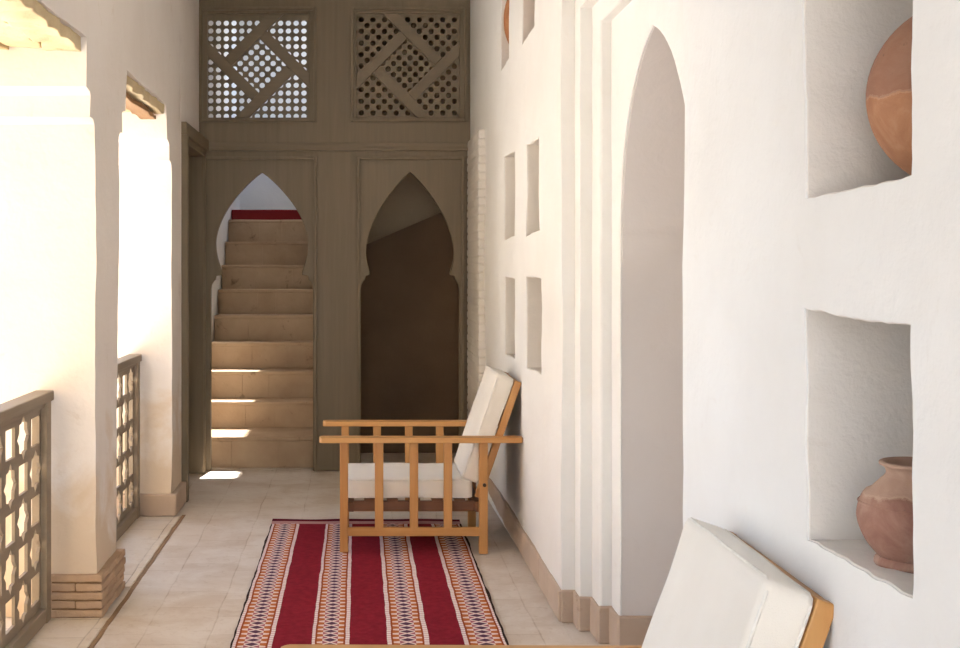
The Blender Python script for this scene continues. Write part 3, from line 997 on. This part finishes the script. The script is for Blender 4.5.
geo = bmesh.ops.extrude_face_region(bm, geom=bm.faces[:])
for v in [q for q in geo['geom'] if isinstance(q, bmesh.types.BMVert)]: v.co.z = max(.0005, v.co.z-.0065)
rug = obj('striped_rug', bm, rug_mat(), smooth=50)
rug.location = (.044, 5.45, 0)
tag(rug, 'dark red kilim rug with four zigzag woven stripes on the tiled floor', 'rug')

# ------------------------------------------------------------------ pots
def arc_prof(pts, n=6):
    # Catmull-Rom smoothing of a profile
    out = []
    for i in range(len(pts)-1):
        p0 = Vector(pts[max(i-1, 0)]); p1 = Vector(pts[i]); p2 = Vector(pts[i+1]); p3 = Vector(pts[min(i+2, len(pts)-1)])
        for k in range(n):
            t = k/n
            q = .5*((2*p1)+(-p0+p2)*t+(2*p0-5*p1+4*p2-p3)*t*t+(-p0+3*p1-3*p2+p3)*t*t*t)
            out.append((max(q.x, 0), q.y))
    out.append(pts[-1]); return out
pot = empty('clay_pot', (.905, 2.02, .912))
tag(pot, 'small dusty clay pot with flared rim inside the lower right niche', 'pot')
body = [(0, .004), (.058, .004)] + arc_prof([(.058, .001), (.068, .002), (.070, .010), (.064, .018)], 3) + arc_prof([(.064, .018), (.082, .040), (.0955, .070), (.0975, .095), (.088, .122), (.068, .143), (.057, .153)], 5)
body += arc_prof([(.057, .153), (.054, .160), (.058, .168), (.066, .172)], 4) + arc_prof([(.066, .172), (.0665, .176), (.062, .178), (.055, .175), (.049, .165), (.048, .15), (.07, .12), (.085, .08), (.06, .03), (0, .02)], 4)
body = [(r_*(.95 if z_ < .13 else .89), z_*.955) for r_, z_ in body]
lathe('body', body, M_POT, pot, wob=.02)
bm = bmesh.new(); add_tube(bm, [(.0965*math.cos(2*math.pi*k/40), .0965*math.sin(2*math.pi*k/40), .108) for k in range(40)], .0022, 6, True)
for v in bm.verts: v.co.x *= .93; v.co.y *= .93; v.co.z *= .955
obj('shoulder_ring', bm, M_POT, pot, 60)

def globe_jar(name, loc, rx, rz, mat, label, group=None):
    t = empty(name, loc)
    tag(t, label, 'jar', group)
    pts = []
    n = 30
    for i in range(n+1):
        a = -math.pi/2 + (math.pi*.5+math.asin(.90))*i/n
        pts.append((rx*math.cos(a), rz+rz*math.sin(a)))
    pts[0] = (0, 0)
    rn = pts[-1][0]; zt = pts[-1][1]
    lathe('body', pts + [(rn*.95, zt+.004)], mat, t, wob=.015, seed=rx*10)
    prof = arc_prof([(rn*.97, zt-.004), (rn*.86, zt+.012), (rn*.86, zt+.026), (rn*1.02, zt+.04), (rn*.98, zt+.046), (rn*.78, zt+.03), (rn*.76, zt), (rn*.9, zt-.03)], 4)
    lathe('neck', prof, mat, t, wob=.01)
    bm = bmesh.new()
    zr = rz*1.0
    return t
j1 = globe_jar('round_jar', (.996, 2.022, 1.519), .162, .158, M_JAR, 'round orange clay jar with dark upper half in the upper right niche')
j2 = globe_jar('tall_jar', (.952, 6.79, 2.50), .160, .235, M_JAR2, 'orange clay jar in the high niche farther from the camera, nearer the wooden screen', 'jars in the high far niches')
j3 = globe_jar('tall_jar', (.985, 5.87, 2.50), .160, .235, M_JAR2, 'orange clay jar barely showing at the top edge in the high niche nearer the camera', 'jars in the high far niches')

# ------------------------------------------------------------------ courtyard outside (bounces daylight in)
struct(box('floor_courtyard', -9, -1.49, -6, 14, -.3, -.02, M_GROUND, None, 0))
struct(box('wall_courtyard_far', -9.2, -9, -6, 14, -.3, 4.5, M_GROUND, None, 0))
struct(box('wall_unseen_sky_block', -9, -1.49, 2.9, 3.15, -.3, 5.2, M_SKY_BLOCK, None, 0))  # unseen wall added to keep sky off the jambs and bounce warm light
struct(box('wall_unseen_bounce', -1.9, 2.6, -5.4, -5.2, -.3, 3.2, M_GROUND, None, 0))  # unseen wall added to bounce sun in through the open corridor end
struct(box('floor_courtyard', -1.48, 3, -5.1, -1.62, -.3, -.01, M_GROUND, None, 0))

# ------------------------------------------------------------------ light
w = bpy.data.worlds.new('world'); SC.world = w; w.use_nodes = True
nt = w.node_tree; nt.nodes.clear()
sky = nt.nodes.new('ShaderNodeTexSky'); sky.sky_type = 'NISHITA'; sky.sun_disc = False
sky.sun_elevation = R(55); sky.sun_rotation = R(12); sky.dust_density = 2.5; sky.ozone_density = 1.0
bg = nt.nodes.new('ShaderNodeBackground'); bg.inputs[1].default_value = .42
ow = nt.nodes.new('ShaderNodeOutputWorld')
nt.links.new(sky.outputs[0], bg.inputs[0]); nt.links.new(bg.outputs[0], ow.inputs[0])
sl = bpy.data.lights.new('sun', 'SUN'); sl.energy = 9.0; sl.angle = R(.6); sl.color = (1, .985, .97)
so = bpy.data.objects.new('sun', sl); COL.objects.link(so)
dirv = Vector((.09, .667, 1)).normalized()
so.rotation_euler = dirv.to_track_quat('Z', 'Y').to_euler()
so.location = (2, 6, 9)

# ------------------------------------------------------------------ camera
cam = bpy.data.cameras.new('camera'); co = bpy.data.objects.new('camera', cam); COL.objects.link(co)
co.location = (0, 0, 1.4); co.rotation_euler = (R(90), 0, 0)
cam.sensor_width = 36; cam.lens = 1250/960*36
cam.shift_x = (480-358)/960; cam.shift_y = -(324-265)/960
cam.clip_start = .05
SC.camera = co
SC.view_settings.view_transform = 'Standard'; SC.view_settings.look = 'None'
SC.view_settings.gamma = 1; SC.view_settings.use_curve_mapping = False
SC.view_settings.exposure = 1.2
SC.render.film_transparent = False
